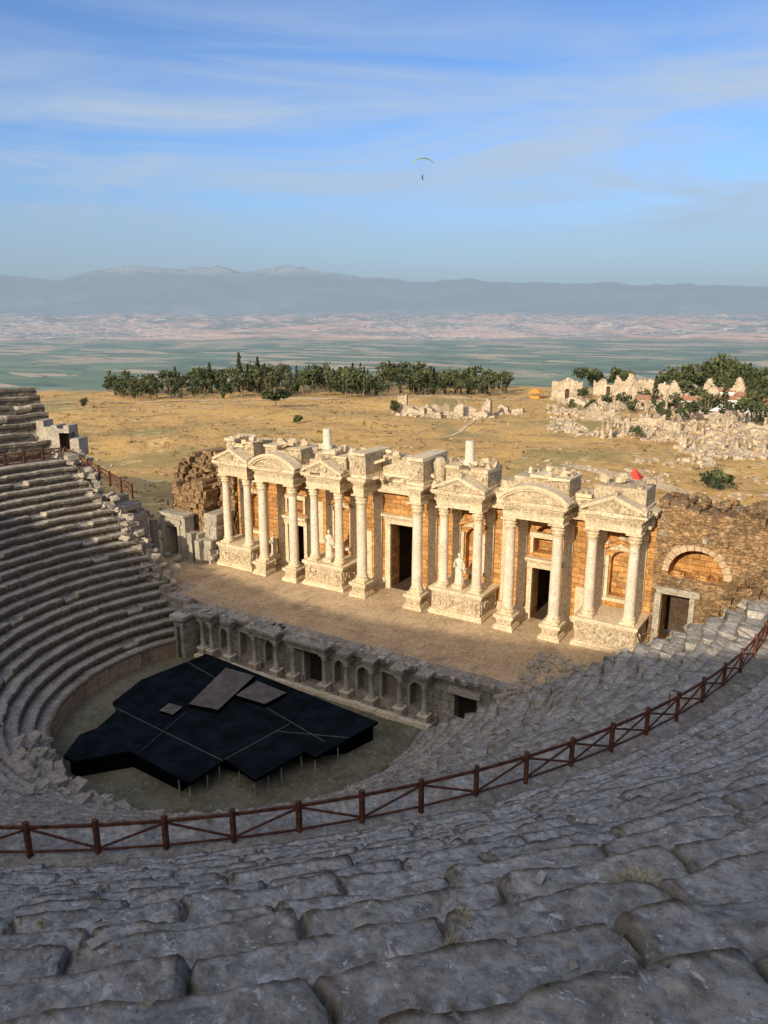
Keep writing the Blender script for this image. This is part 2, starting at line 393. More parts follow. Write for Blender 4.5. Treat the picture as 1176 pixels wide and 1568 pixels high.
def up_rows(thA,thB,r0,r1,step):
    rows=int(round((r1-r0)/1.1)); N_=int((thB-thA)/step)+1; pr=[]
    for k in range(rows):
        rk=r0+1.1*k; zk=10.3+.77*(rk-33.4)/1.1
        kk=round((rk-33.4)/1.1)
        pr+=[(rk+.2,zk,kk,1),(rk+.17,zk+.42,kk,.8),(rk-.02,zk+.52,kk,.2),(rk,zk+.77,kk,0),(rk+.6,zk+.77,kk,0)]
    pr.append((r1,10.3+.77*(r1-33.4)/1.1,0,0)); pr.append((r1+.1,-8,0,0))
    o=len(mb.v)
    for (r,z,k,dd_) in pr:
        for i in range(N_):
            th=math.radians(thA+(thB-thA)*i/(N_-1)); bi=math.floor(th*r/1.6+h2(k,5)*5)
            rr=r+(h2(bi,k)-.5)*.12
            x=CX+rr*math.sin(th); y=CY-rr*math.cos(th)
            dz=(h2(bi,k+2.2)-.5)*.1+.15*fb(x*.5,y*.5,1,3)-(.4 if h2(bi,k+8)<.07 else 0)
            if dd_: SHADE_SOIL[len(mb.v)]=dd_
            mb.v.append((x,y,z+dz if z>-7 else z))
    for j in range(len(pr)-1):
        for i in range(N_-1):
            a=o+j*N_+i; mb.f.append((a,a+1,a+N_+1,a+N_)); mb.m.append(0); mb.s.append(False)
    for e in (0,N_-1):
        for j in range(len(pr)-1):
            p=mb.v[o+j*N_+e]; q=mb.v[o+(j+1)*N_+e]
            mb.add([p,q,(q[0],q[1],-8),(p[0],p[1],-8)],[(0,1,2,3)],0)
up_rows(-108,-70,33.4,42.2,.35)
up_rows(-70,-7,33.4,56.5,.5)
def up_full(th,r):
    x=CX+r*math.sin(th); y=CY-r*math.cos(th); s=th*r
    rr=(r-33.4)/1.1+.09*nz(s*.3,r*.15,3)+.05*nz(s*1.3,r*.6,8)+.03*nz(s*4,r*2,1)
    k=math.floor(rr); f=rr-k; rk=33.4+k*1.1
    bw=1.9; b=th*rk/bw+h2(k,1)*7+.06*nz(r*2.5,s*.3,5); bi=math.floor(b); bf=b-bi
    e=.09+.05*h2(bi,k+3)
    z=10.3+.77*(k+.93*sm(f/e)+.07*f)
    z+=(h2(bi,k)-.5)*.07+(h2(bi,k+9.3)-.5)*.08*(f-.5)+(h2(bi,k+4.1)-.5)*.07*(bf-.5)
    dj=min(bf,1-bf)*bw
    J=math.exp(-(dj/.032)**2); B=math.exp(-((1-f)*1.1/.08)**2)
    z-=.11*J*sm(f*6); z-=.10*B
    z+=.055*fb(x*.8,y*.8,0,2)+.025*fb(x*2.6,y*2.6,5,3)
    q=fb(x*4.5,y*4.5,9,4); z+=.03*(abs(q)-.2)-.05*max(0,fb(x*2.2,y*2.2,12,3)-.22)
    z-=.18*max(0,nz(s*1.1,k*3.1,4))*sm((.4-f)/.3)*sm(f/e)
    d=max(.85*math.exp(-(dj/.05)**2)*sm(f*6), math.exp(-((1-f)*1.1/.10)**2), .75*(1-sm(f/(e*.8))))  # weights: soil in block joints, painted shade at tread back and riser
    return x,y,z,min(1,d)
def up_surf(th,r): return up_full(th,r)[:3]
thl=[];a=-8.0
while a<104: thl.append(a); a+= .055 if 33<a<54 else .22
rl=[];r=33.45
while r<56.6: rl.append(r); r+= .07 if r<43 else (.045 if r<50.6 else .16)
o=len(mb.v); n=len(thl)
for r in rl:
    for a in thl:
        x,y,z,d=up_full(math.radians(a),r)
        if d>.02: SHADE_SOIL[len(mb.v)]=d
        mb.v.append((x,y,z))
for j in range(len(rl)-1):
    for i in range(n-1):
        a=o+j*n+i; mb.f.append((a,a+1,a+n+1,a+n)); mb.m.append(2); mb.s.append(rl[j]<43)
ob=mb.build('theatre_seating',[M_seat,M_slab,M_near])
at=ob.data.attributes.new('shade_soil','FLOAT','POINT'); vals=[0.0]*len(mb.v)
for k_,v_ in SHADE_SOIL.items(): vals[k_]=v_
at.data.foreach_set('value',vals)
mb=MB()
for i in range(700):
    th=math.radians(U(34,56)); r=50-16*math.sqrt(R()); x,y,z=up_surf(th,r); s=U(.015,.06)*(2 if R()<.04 else 1)
    rock(mb,x,y,z+s*.15,s*1.4,s,s*.7,0,.5)
mb.build('loose_stone_chips',[M_chip])
mb=MB(); lathe(mb,CX,CY,[(14.5,-4.0),(8,-3.98),(.01,-3.97)],64,0,None,True,False); mb.build('orchestra_floor',[M_orch])
# ------------------------------------------------------------ railing
def railing(name,pts,ph=.92,nx=0,nl=0):
    mb=MB()
    for i,p in enumerate(pts):
        g=1.5 if i<nl else 1.0; H=ph*(1.2 if i<nl else 1)
        x,y,z=p; box(mb,x-.06*g,x+.06*g,y-.06*g,y+.06*g,z-.3,z+H+.1,0,.01)
        if i<len(pts)-1:
            q=pts[i+1]
            bar(mb,(x,y,z+H-.06),(q[0],q[1],q[2]+H-.06),.06*g,.085*g)
            bar(mb,(x,y,z+.13),(q[0],q[1],q[2]+.13),.045*g,.055*g)
            if i%2==0 or i>=nx or i<nl: bar(mb,(x,y,z+.16),(q[0],q[1],q[2]+H-.12),.045*g,.055*g)
            if i%2==1 or i>=nx or i<nl: bar(mb,(x+.03,y+.03,z+H-.12),(q[0]+.03,q[1]+.03,q[2]+.16),.045*g,.055*g)
    return mb.build(name,[M_wood])
pts=[]
a=math.radians(-106.5)
while a<math.radians(100):
    r=32.3; pts.append((CX+r*math.sin(a),CY-r*math.cos(a),10.3-.5*max(0,(CY-r*math.cos(a))+13)*sm((math.degrees(a)-40)/20))); a+=1.75/r
railing('wooden_railing',pts,.92,len(pts)-14,16)
railing('wooden_railing',[(-34.0+1.1*i,-6.3+.35*i,10.2-.55*i) for i in range(7)],.92,0,9)
# ------------------------------------------------------------ stage building
SB=empty('theatre_stage_building')
mb=MB()
poly=[(-14.2,-8.5),(30,-8.5),(30,3.3),(-28,3.3),(-28,-7.0),(-19,-7.7),(-14.6,-8.4)]
prism(mb,poly,-5,0.0,0,1)
mb.build('stage_floor',[stone('stage_flagstones',(.46,.34,.22),(.36,.265,.175),(.5,.41,.3),.3,.5,5,None,.03),M_pulp],SB)
mb=MB()
yy=-9.2
while yy<3.0:
    d=U(.9,1.3); xx=-13.9 if yy<-7 else -27
    while xx<26:
        l=U(1.2,2.4); box(mb,xx+.012,xx+l-.012,yy+.012,min(yy+d-.012,3.15),-.1,.012+U(0,.025),0); xx+=l
    yy+=d
mb.build('stage_slabs',[M_floor],SB)
def column(mb,x,y,z0,z1,r):
    box(mb,x-r*1.35,x+r*1.35,y-r*1.35,y+r*1.35,z0,z0+.16,0,.01)
    zb=z0+.16; ch=r*2.35; zc=z1-ch
    lathe(mb,x,y,[(r*1.32,zb),(r*1.36,zb+.07),(r*1.3,zb+.14),(r*1.12,zb+.17),(r*1.1,zb+.22),(r*1.2,zb+.27),(r*1.18,zb+.33),(r*1.03,zb+.38)],24,0)
    pr=[(r*(1.0-.14*(t/8)**1.6),zb+.38+(zc-zb-.38)*t/8) for t in range(9)]
    lathe(mb,x,y,pr,24,1)
    lathe(mb,x,y,[(r*.95,zc-.05),(r*.97,zc),(r*.88,zc+.03)],20,0)
    def f(rr,z,a,i): return rr*(1+(.13*abs(math.cos(4*a)) if i in(2,3) else (.13*abs(math.sin(4*a)) if i in (5,6) else 0))+(.16*abs(math.cos(2*a+math.pi/2)) if i>=8 else 0))
    lathe(mb,x,y,[(r*.88,zc),(r*.95,zc+.1*ch),(r*1.02,zc+.26*ch),(r*1.13,zc+.33*ch),(r*.94,zc+.36*ch),(r*1.06,zc+.52*ch),(r*1.2,zc+.62*ch),(r*1.0,zc+.66*ch),(r*1.1,zc+.78*ch),(r*1.28,zc+.87*ch)],32,0,f)
    w=r*1.42; box(mb,x-w,x+w,y-w,y+w,z1-.13*ch,z1,0,.01)
def podium(mb,x0,x1,y0,y1,z0,h,m=0):
    box(mb,x0-.22,x1+.22,y0-.22,y1,z0,z0+.28,0,.015)
    box(mb,x0-.12,x1+.12,y0-.12,y1,z0+.28,z0+.42,0,.01)
    box(mb,x0,x1,y0,y1,z0+.42,z0+h-.35,1)
    n=max(2,int((x1-x0)/1.2)); w=(x1-x0)/n
    if h>1.8:
        for i in range(n):
            box(mb,x0+i*w+.06,x0+(i+1)*w-.06,y0-.05,y0+.02,z0+.62,z0+h-.55,1,.01)
            for t in range(5): rock(mb,x0+i*w+U(.2,w-.2),y0-.07,z0+U(.8,h-.8),.2,.12,.4,1,.3)
        for i in range(2):
            yy=y0+.2+i*1.4; box(mb,x1-.02,x1+.05,yy,yy+1.2,z0+.62,z0+h-.55,1,.01)
            for t in range(4): rock(mb,x1+.07,yy+U(.2,1.0),z0+U(.8,h-.8),.12,.2,.4,1,.3)
    box(mb,x0-.1,x1+.1,y0-.1,y1,z0+h-.35,z0+h-.22,0,.01)
    box(mb,x0-.2,x1+.2,y0-.2,y1,z0+h-.22,z0+h,0,.02)
def entab(mb,x0,x1,y0,y1,z,brk=0):
    box(mb,x0,x1,y0,y1,z,z+.2,0); box(mb,x0-.03,x1+.03,y0-.03,y1,z+.2,z+.42,0); box(mb,x0-.07,x1+.07,y0-.07,y1,z+.42,z+.52,0)
    box(mb,x0-.0,x1+.0,y0-.0,y1,z+.52,z+.88,1)
    box(mb,x0-.1,x1+.1,y0-.1,y1,z+.88,z+.98,0)
    x=x0-.12
    while x<x1+.05: box(mb,x,x+.14,y0-.2,y0-.08,z+.98,z+1.1,0); x+=.26
    y=y0
    while y<y1-.2: box(mb,x1+.08,x1+.2,y,y+.14,z+.98,z+1.1,0); y+=.26
    box(mb,x0-.08,x1+.08,y0-.08,y1,z+.98,z+1.1,1)
    n=max(1,int((x1-x0+.7)/1.3)); w=(x1-x0+.68)/n
    for i in range(n): box(mb,x0-.34+i*w+.004,x0-.34+(i+1)*w-.004,y0-.34+U(-.02,.04),y1,z+1.1,z+1.24,0,.015)
    n=max(1,int((x1-x0+.9)/1.1)); w=(x1-x0+.9)/n
    for i in range(n):
        if R()<brk: continue
        box(mb,x0-.45+i*w+.01,x0-.45+(i+1)*w-.01,y0-.45+U(0,.12),y1+.01,z+1.24,z+1.42+U(-.05,.02),0,.03)
def tri(mb,x0,x1,y,z,h,dep=1.3):
    xc=(x0+x1)/2; t=.26
    ext(mb,[(x0+.3,z),(x1-.3,z),(xc,z+h-.1)],y+.22,y+dep,1)
    sl=h/(xc-x0)
    for s,e in ((x0,xc),(x1,xc)):
        ext(mb,[(s,z+.02),(e,z+h),(e,z+h+t),(s,z+t)],y,y+dep+.02,0)
        sg=1 if e>s else -1
        ext(mb,[(s+.5*sg,z+.06+.15*sl),(e-.05*sg,z+h-.12),(e,z+h-.01),(s+.5*sg,z+.48*sl)],y+.12,y+dep,0)
    for k in range(3): rock(mb,xc+U(-.5,.5),y+.2,z+.28+U(0,.2),.3,.2,.4,1,.3)
    for s in (x0+.2,x1-.2,xc): rock(mb,s,y+.4,z+(t+.15 if s!=xc else h+t+.1),.45,.4,.4,1,.2)
def curv(mb,x0,x1,y,z,h,dep=1.3):
    xc=(x0+x1)/2; w=(x1-x0)/2; Rr=(w*w+h*h)/(2*h); zc=z+h-Rr; am=math.asin(w/Rr); n=14
    for i in range(n):
        a=-am+2*am*i/n; b=-am+2*am*(i+1)/n
        g=lambda r,q:(xc+r*math.sin(q),zc+r*math.cos(q))
        ext(mb,[g(Rr,a),g(Rr,b),g(Rr+.26,b),g(Rr+.26,a)],y,y+dep,0)
        ext(mb,[g(Rr-.18,a),g(Rr-.18,b),g(Rr-.003,b),g(Rr-.003,a)],y+.13,y+dep,0)
        p,q=g(Rr-.2,a),g(Rr-.2,b)
        ext(mb,[(p[0],z),(q[0],z),(q[0],max(z+.01,q[1])),(p[0],max(z+.01,p[1]))],y+.3,y+dep,1)
def attic(mb,x0,x1,y0,y1,z0,z1,brk=.12,rg=.1):
    box(mb,x0-.12,x1+.12,y0-.12,y1,z0,z0+.22,0,.015)
    n=max(1,int((x1-x0)/1.1)); w=(x1-x0)/n
    for i in range(n):
        zt=z1-.3-(U(0,.5) if R()<brk else 0)
        box(mb,x0+i*w+.004,x0+(i+1)*w-.004,y0+U(-.03,.03),y1,z0+.22,zt,1,.02)
        if R()<brk: continue
        if w>.5:
            box(mb,x0+i*w+.1,x0+(i+1)*w-.1,y0-.07,y0+.03,z0+.4,z1-.45,1,.02)
            for t in range(3): rock(mb,x0+i*w+U(.25,w-.25),y0-.1,z0+U(.6,1.3),.2,.12,.4,1,.3)
        box(mb,x0-.1+i*w,x0-.1+(i+1)*w+.16,y0-.2,y1+.02,zt+.01,zt+.3+U(-rg,.05),0,.05)
pod=MB(); col=MB(); en=MB()
WY=3.2; ZC=9.05; ZE=ZC+1.42
TAB=[(-20.4,-16.3),(-9.8,-5.7),(3.3,7.7),(15.4,19.8)]
for (a,b_) in TAB:
    podium(pod,a,b_,0,WY-.02,0,2.3)
    for x in (a+.7,b_-.7):
        column(col,x,.65,2.3,ZC,.39)
        box(pod,x-.36,x+.36,WY-.3,WY-.01,2.3,ZC-.6,0); box(pod,x-.45,x+.45,WY-.4,WY-.01,ZC-.6,ZC-.002,1,.01)
    entab(en,a+.25,b_-.25,.2,WY,ZC,.1)
    tri(en,a-.1,b_+.1,-.15,ZE+.0,1.0)
    attic(en,a+.35,b_-.35,1.4,WY+.9,ZE,12.35+U(-.15,.15),.25,.2)
SIDE=[(-14.9,-11.3),(9.85,13.6)]
for (a,b_) in SIDE:
    for x in (a,b_):
        podium(pod,x-.62,x+.62,-.3,1.0,0,1.25)
        column(col,x,.35,1.25,ZC,.43)
        box(pod,x-.36,x+.36,WY-.3,WY-.01,0,ZC-.6,0); box(pod,x-.45,x+.45,WY-.4,WY-.01,ZC-.6,ZC-.002,1,.01)
    entab(en,a-.45,b_+.45,-.08,WY,ZC,.1)
    curv(en,a-.8,b_+.8,-.42,ZE,1.05)
    attic(en,a-.3,b_+.3,1.4,WY+.9,ZE,12.3,.25,.2)
for x in (-3.8,1.7):
    podium(pod,x-.65,x+.65,-.3,1.0,0,1.3)
    column(col,x,.35,1.3,ZC+.1,.45)
    box(pod,x-.4,x+.4,WY-.3,WY-.01,0,ZC-.6,0); box(pod,x-.5,x+.5,WY-.4,WY-.01,ZC-.6,ZC-.002,1,.01)
    entab(en,x-.5,x+.5,-.12,WY,ZC+.1)
    attic(en,x-.65,x+.65,.0,WY+.9,ZE+.1,12.8,0,.2)
    s=1 if x<0 else -1
    ext(en,[(x-.95*s,ZE+.5),(x+1.7*s,ZE+1.5),(x+1.7*s,ZE+1.75),(x-.95*s,ZE+.75)],1.35,1.9,0)
    lathe(en,x-1.45*s,1.4,[(.42,ZE),(.42,ZE+.9),(.55,ZE+1.5),(.55,ZE+1.9),(.3,ZE+2.3)],14,1)
entab(en,-20.3,19.8,2.1,WY+.05,ZC-.004,.2)
for (a,b_,h) in ((-16.2,-15.3,11.6),(-10.9,-10.0,11.4),(-5.4,-4.7,11.5),(-3.0,.9,12.5),(2.5,3.2,11.3),(8.0,9.2,11.6),(14.2,15.3,11.4)):
    attic(en,a,b_,2.5,WY+.85,ZE-.03,h,.3,.3)
for (a,b_) in TAB+SIDE+[(-5,3)]:
    for k in range(10): rock(en,U(a,b_),U(1.4,3.6),12.3+U(-.1,.25),U(.3,.9),U(.3,.7),U(.2,.6),R()<.5,.3)
    for k in range(7): rock(en,U(a,b_),U(.3,1.2),ZE+.1+U(0,.15),U(.2,.6),U(.2,.4),U(.2,.45),1,.4)
lathe(col,-8.6,2.1,[(.5,12.3),(.5,12.6),(.38,12.7),(.36,14.1)],18,1)
lathe(col,5.4,2.1,[(.5,12.3),(.5,12.6),(.38,12.7),(.36,14.2)],18,1)
pod.build('podiums',[M_marble,M_relief],SB); col.build('columns',[M_marble,M_shaft],SB); en.build('entablature',[M_marble,M_relief],SB)
wl=MB()
x0=-20.6
ops=[]
def op(xc,w,zb,zt,arch,d,back): ops.append((xc-x0,w,zb,zt,arch,d,back))
op(-1.35,2.3,0,6.1,False,1.3,False)
for xc in (-13.1,11.7):
    op(xc,1.9,0,4.4,False,1.3,False); op(xc,1.9,5.6,6.9,True,1.1,True)
for (a,b_) in TAB:
    xc=(a+b_)/2; op(xc,1.5,3.2,6.0,True,.7,True)
panel_wall(wl,(x0,WY),(1,0),40.6,0,ZC+.3,ops,1.3,0,0)
for (a,b_,z0,z1) in [(2.2,3.0,2.6,6.5),(-10.9,-10.0,3,7),(8.0,9.1,1.0,8.6),(-5.5,-4.6,.8,5),(14.3,15.3,.6,3.4)]:
    box(wl,a,b_,WY-.06,WY+.02,z0,z1,1,.01)
for (a,b_) in ((-20.3,-14.5),(-11.7,-3.1),(.4,10.3),(13.1,19.9)): box(wl,a,b_,WY-.25,WY-.003,0,.9,1)
def frame(mb,xc,w,zt,t=.3,y=WY,z0=0,m=1,ped=True):
    box(mb,xc-w/2-t,xc-w/2,y-.3,y+.1,z0,zt,m,.01); box(mb,xc+w/2,xc+w/2+t,y-.3,y+.1,z0,zt,m,.01)
    box(mb,xc-w/2-t-.05,xc+w/2+t+.05,y-.33,y+.1,zt,zt+.4,m,.01)
    if ped:
        box(mb,xc-w/2-t-.15,xc+w/2+t+.15,y-.4,y+.1,zt+.4,zt+.65,2,.01)
        box(mb,xc-w/2-t-.3,xc+w/2+t+.3,y-.6,y+.1,zt+.65,zt+.85,m,.01)
frame(wl,-1.35,2.3,6.1,.5)
for xc in (-13.1,11.7):
    frame(wl,xc,1.9,4.4,.38); frame(wl,xc,1.9,6.9,.22,WY,5.6,1,False)
for (a,b_) in TAB:
    xc=(a+b_)/2; box(wl,xc-1.1,xc+1.1,WY-.5,WY+.02,2.9,3.15,1,.01)
    box(wl,xc-1.1,xc-.85,WY-.25,WY+.02,3.15,6.4,1,.01); box(wl,xc+.85,xc+1.1,WY-.25,WY+.02,3.15,6.4,1,.01)
    tri(wl,xc-1.3,xc+1.3,WY-.5,6.9,.6,.5)
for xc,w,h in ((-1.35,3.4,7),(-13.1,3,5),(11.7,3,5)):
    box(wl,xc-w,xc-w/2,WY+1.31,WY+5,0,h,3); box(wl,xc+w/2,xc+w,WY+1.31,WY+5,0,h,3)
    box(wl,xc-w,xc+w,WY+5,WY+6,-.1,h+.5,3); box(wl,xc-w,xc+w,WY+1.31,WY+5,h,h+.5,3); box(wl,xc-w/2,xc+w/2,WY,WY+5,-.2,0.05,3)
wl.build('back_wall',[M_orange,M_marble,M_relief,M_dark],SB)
rm=MB()
tf=lambda s:10.4+.7*nz(s*.6,2,1)+.5*h2(math.floor(s/.9),4)-(.02*s)
panel_wall(rm,(20.0,3.0),(1,0),14,0,10.6,[(1.75,1.9,0,4.2,False,1.6,False),(2.9,3.7,5.6,5.9,True,1.7,True)],1.8,0,3,.7,tf)
for i in range(13):
    a=math.pi*i/13; b_=math.pi*(i+.90)/13
    g=lambda r,q:(22.9+r*math.cos(q),5.9+r*math.sin(q)); ro=2.35+U(-.15,.15)
    ext(rm,[g(1.87,a),g(1.87,b_),g(ro,b_),g(ro,a)],2.90+U(-.04,.03),3.06,4)
box(rm,20.4,23.4,2.7,3.1,4.25,4.75,1,.02); box(rm,20.3,20.75,2.75,3.1,0,4.2,1,.02); box(rm,22.72,23.1,2.75,3.1,0,4.2,1,.02)
box(rm,20.6,26,2.75,4.45,5.0,5.5,0,.04)
for k in range(8): rock(rm,U(21.3,24.5),U(3.2,4.2),5.75,U(.3,.8),U(.3,.6),U(.3,.5),3,.3)
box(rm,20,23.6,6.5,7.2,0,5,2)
masonry(rm,19.9,34,4.9,7.5,4,lambda x:10.3+.8*nz(x*.5,7),0)
for k in range(110): rock(rm,U(20,33),U(3.1,7.3),10.7+U(-.3,.3),U(.2,.8),U(.2,.7),U(.2,.6),0,.4)
for k in range(70):
    x=U(20.2,30); z=U(.5,10)
    if not(20.4<x<25 and z<8.4): rock(rm,x,2.98,z,U(.3,.8),U(.15,.3),U(.2,.45),R()<.3,.2)
masonry(rm,27.6,29.6,-5.5,2.9,0,lambda x:8.2,0,.35,.6)
masonry(rm,25.6,27.5,-1.5,2.9,0,lambda x:6.2,0,.35,.6)
masonry(rm,29.7,31.5,-9.5,2.9,0,lambda x:9.4,0,.35,.6)
masonry(rm,24.4,25.5,.6,2.9,0,lambda x:4.0,0,.35,.6)
for k in range(160):
    x=U(24.5,31.5); y=U(-8,2.8)
    if y>(-1.4 if x<27.5 else -5.3) or x>29.8: rock(rm,x,y,(4 if x<25.6 else 6.2 if x<27.6 else 8.2 if x<29.7 else 9.4)+U(-.1,.2),U(.2,.8),U(.2,.7),U(.2,.5),0,.4)
rm.build('side_building_masonry',[M_rough,M_rub,M_dark,M_orange,stone('arch_stone',(.56,.42,.27),(.45,.32,.19),(.6,.5,.38),.9,.9,6)],SB)
lm=MB()
masonry(lm,-29.5,-20.8,3.0,5.5,0,lambda x:10.4-.16*abs(x+24)**1.35+1.0*nz(x*.8,3),0,.42,.7,.22)
masonry(lm,-27.5,-23.0,.9,2.9,0,lambda x:7.6+1.8*nz(x*.7,8),0,.42,.7,.2)
masonry(lm,-22.6,-20.9,.3,2.9,0,lambda x:4.8+1*nz(x,1),1,.6,1.0,.08)
panel_wall(lm,(-27.4,-.9),(1,0),3.4,0,4.4,[(1.55,1.7,0,3.3,False,1.2,False)],1.2,1,1)
box(lm,-27.0,-26.72,-1.05,-.8,0,3.6,1,.01); box(lm,-25.0,-24.7,-1.05,-.8,0,3.6,1,.01); box(lm,-27.2,-24.5,-1.1,-.8,3.6,4.1,1,.01)
box(lm,-27.5,-23.9,-1.15,.35,4.4,4.65,1,.03)
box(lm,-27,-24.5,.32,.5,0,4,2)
masonry(lm,-23.9,-20.9,-.6,.25,0,lambda x:2.6+.8*nz(x,4),1,.6,.9,.05)
for x,h in ((-23.2,3.0),(-22.2,2.4),(-30.2,4.2),(-28.6,3.6)):
    box(lm,x-.3,x+.3,-1.2,-.6,0,h,1,.05)
masonry(lm,-31,-28,-4.5,-2,0,lambda x:3.2-.6*(x+31)+3,1,.5,.8,.12)
for i in range(140):
    x=U(-33,-20); rock(lm,x,U(-6,4) if x<-24 else U(0,2.8),U(0,.4)+(max(0,(-x-26))*.5 if x<-27 else 0),U(.3,1.1),U(.3,.8),U(.3,.7),1,.3)
for i in range(70): rock(lm,U(-28,-21),U(1.5,5.2),U(6.5,9.6),U(.3,.9),U(.3,.8),U(.3,.7),0,.3)
lm.build('ruined_side_tower',[M_rough,M_rub,M_dark],SB)
# ------------------------------------------------------------ pulpitum
pu=MB()
X0=-14.0
ops=[]
for (xc,w,zb,zt,ar,d,bk) in [(-10.95,1.1,-3.2,-1.8,True,.7,True),(-8.6,1.4,-3.2,-1.2,False,.6,True),(-6.1,1.1,-3.2,-1.8,True,.7,True),(-1.8,1.8,-3.9,-1.1,False,.8,False),(.7,1.1,-3.2,-1.8,True,.7,True),(2.8,1.1,-3.2,-1.8,True,.7,True),(5.1,1.4,-3.2,-1.2,False,.6,True),(7.3,1.1,-3.2,-1.8,True,.7,True),(11.1,1.7,-4,-1.15,False,.8,False)]:
    ops.append((xc-X0,w,zb,zt,ar,d,bk))
panel_wall(pu,(X0,-9.4),(1,0),28.4,-4.1,-.05,ops,.1,0,5)
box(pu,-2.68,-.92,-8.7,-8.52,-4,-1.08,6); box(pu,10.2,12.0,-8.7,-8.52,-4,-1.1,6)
for xc in (-10.95,-6.1,.7,2.8,7.3):
    for i in range(9):
        a=math.pi*i/9; b_=math.pi*(i+.95)/9
        g=lambda r,q:(xc+r*math.cos(q),-1.8+r*math.sin(q))
        ext(pu,[g(.56,a),g(.56,b_),g(.74,b_),g(.74,a)],-9.48,-9.38,1)
    for s in (-1,1): box(pu,xc+s*.65-.09,xc+s*.65+.09,-9.48,-9.38,-3.2,-1.8,1)
box(pu,9.9,12.3,-9.75,-9.3,-1.15,-.75,1,.02)
for xc in (-8.6,5.1,-1.8):
    w=1.0 if xc==-1.8 else .8
    box(pu,xc-w-.15,xc+w+.15,-9.52,-9.38,-1.15,-.95,1); box(pu,xc-w-.1,xc-w+.08,-9.5,-9.38,-3.3,-1.15,1); box(pu,xc+w-.08,xc+w+.1,-9.5,-9.38,-3.3,-1.15,1)
PC=[-12.9,-11.9,-9.9,-7.2,-5.0,-3.3,-.3,1.7,3.9,6.3,8.3]
box(pu,-13.4,9.0,-10.55,-9.41,-4.1,-3.75,0,.02)
for (a,b_) in ((-13.4,-2.8),(-.8,9.0)): box(pu,a,b_,-9.62,-9.405,-3.74,-3.25,0,.02)
x=-13.4
while x<9.0:
    l=U(.7,1.4); box(pu,x+.01,min(x+l,9.0)-.01,-10.75,-10.3,-3.95+U(-.02,.02),-3.62+U(-.05,.03),4,.02); x+=l
for x in PC:
    box(pu,x-.34,x+.34,-10.45,-9.75,-3.74,-3.2,1,.015); box(pu,x-.4,x+.4,-10.52,-9.7,-3.2,-3.08,4,.01)
    lathe(pu,x,-10.1,[(.27,-3.08),(.29,-3.02),(.23,-2.95),(.21,-2.9),(.18,-1.15),(.24,-1.1),(.21,-1.05),(.3,-.8)],14,1)
    box(pu,x-.3,x+.3,-10.4,-9.4,-.8,-.68,1,.01)
for a,b_ in ((-13.2,-11.6),(-10.2,-9.5),(-7.6,-4.7),(-3.6,0.0),(1.4,2.0),(3.6,4.2),(5.95,6.65),(7.95,8.65)):
    box(pu,a,b_,-10.42,-9.35,-.68,-.35,0,.01); box(pu,a-.1,b_+.1,-10.55,-9.35,-.35,-.2,0,.01); box(pu,a-.2,b_+.2,-10.65,-9.3,-.2,.03,0,.02)
x=-14.0
while x<14.2:
    l=U(.9,1.9); box(pu,x+.01,x+l-.01,-9.72+U(-.06,.06),-8.45,-.33,.07+U(-.04,.05),0,.02); x+=l
for i in range(45): rock(pu,U(-13,13.5),U(-10.2,-9.0),.12,U(.2,.6),U(.2,.4),U(.15,.35),1,.3)
box(pu,-15.6,-14.02,-10.6,-8.6,-4.1,-.2,0,.03); box(pu,-14.9,-13.9,-11.3,-9.5,-4.1,-.55,0,.03); box(pu,-14.6,-14.25,-11.33,-11.2,-4.0,-1.2,3)
box(pu,-15.2,-13.7,-11.5,-10.3,-.55,-.25,1,.02)
masonry(pu,-18.6,-15.5,-9.2,-8.3,-4,lambda x:-.2-.35*(x+15.5),0,.6,1,.05)
pu.build('stage_front_wall',[M_pulp,stone('grey_marble',(.47,.44,.39),(.35,.33,.29),(.56,.54,.50),1,.8,6),M_rub,M_dark,M_shaft,stone('niche_shade_stone',(.30,.275,.24),(.21,.19,.16),(.38,.35,.31),1,.8,6),M_black0])  # niche faces get a darker stone, recess shade put into the colour
for (x,y) in ((-5.6,-9.5),(-5.1,-9.3),(-4.6,-9.6)):
    mb=MB(); zz=.13
    tube(mb,[(x-.2,y,zz+.12),(x-.08,y,zz+.16),(x+.06,y,zz+.18),(x+.14,y,zz+.22),(x+.17,y,zz+.31),(x+.19,y,zz+.34),(x+.24,y,zz+.33)],[.02,.07,.085,.05,.035,.035,.008],8,0)
    tube(mb,[(x-.36,y,zz+.09),(x-.16,y,zz+.14)],[.03,.035],6,0)
    bar(mb,(x,y-.03,zz-.03),(x+.01,y-.03,zz+.14),.015,.015); bar(mb,(x,y+.03,zz-.03),(x+.01,y+.03,zz+.14),.015,.015)
    mb.build('pigeon',[M_pil])
# ------------------------------------------------------------ black platform
pf=MB()
poly=[(-11.0,-11.6),(-11.9,-17.5),(-10.9,-21.0),(-9.7,-21.6),(-8.9,-23.9),(-9.2,-25.0),(-7.9,-27.2),(-6.9,-27.2),(-4.8,-24.6),(.9,-25.1),(.9,-22.1),(3.9,-22.8),(4.5,-18.8),(5.5,-19.0),(6.5,-13.3)]
ZT=-2.7
prism(pf,poly,ZT-.18,ZT,0,1)
inner=[(-10.6,-11.9),(-11.4,-17.5),(-10.5,-20.6),(-9.4,-21.3),(-8.5,-23.6),(-7.7,-26.9),(-7.0,-27.0),(-4.9,-24.4),(-.4,-24.6),(-.4,-21.6),(2.2,-21.2),(3.2,-18.2),(5.7,-16.0),(6.3,-13.6)]
prism(pf,inner,-4.0,ZT-.18,1)
def seam(a,b,w=.03):
    bar(pf,(a[0],a[1],ZT+.004),(b[0],b[1],ZT+.004),w,.008,2)
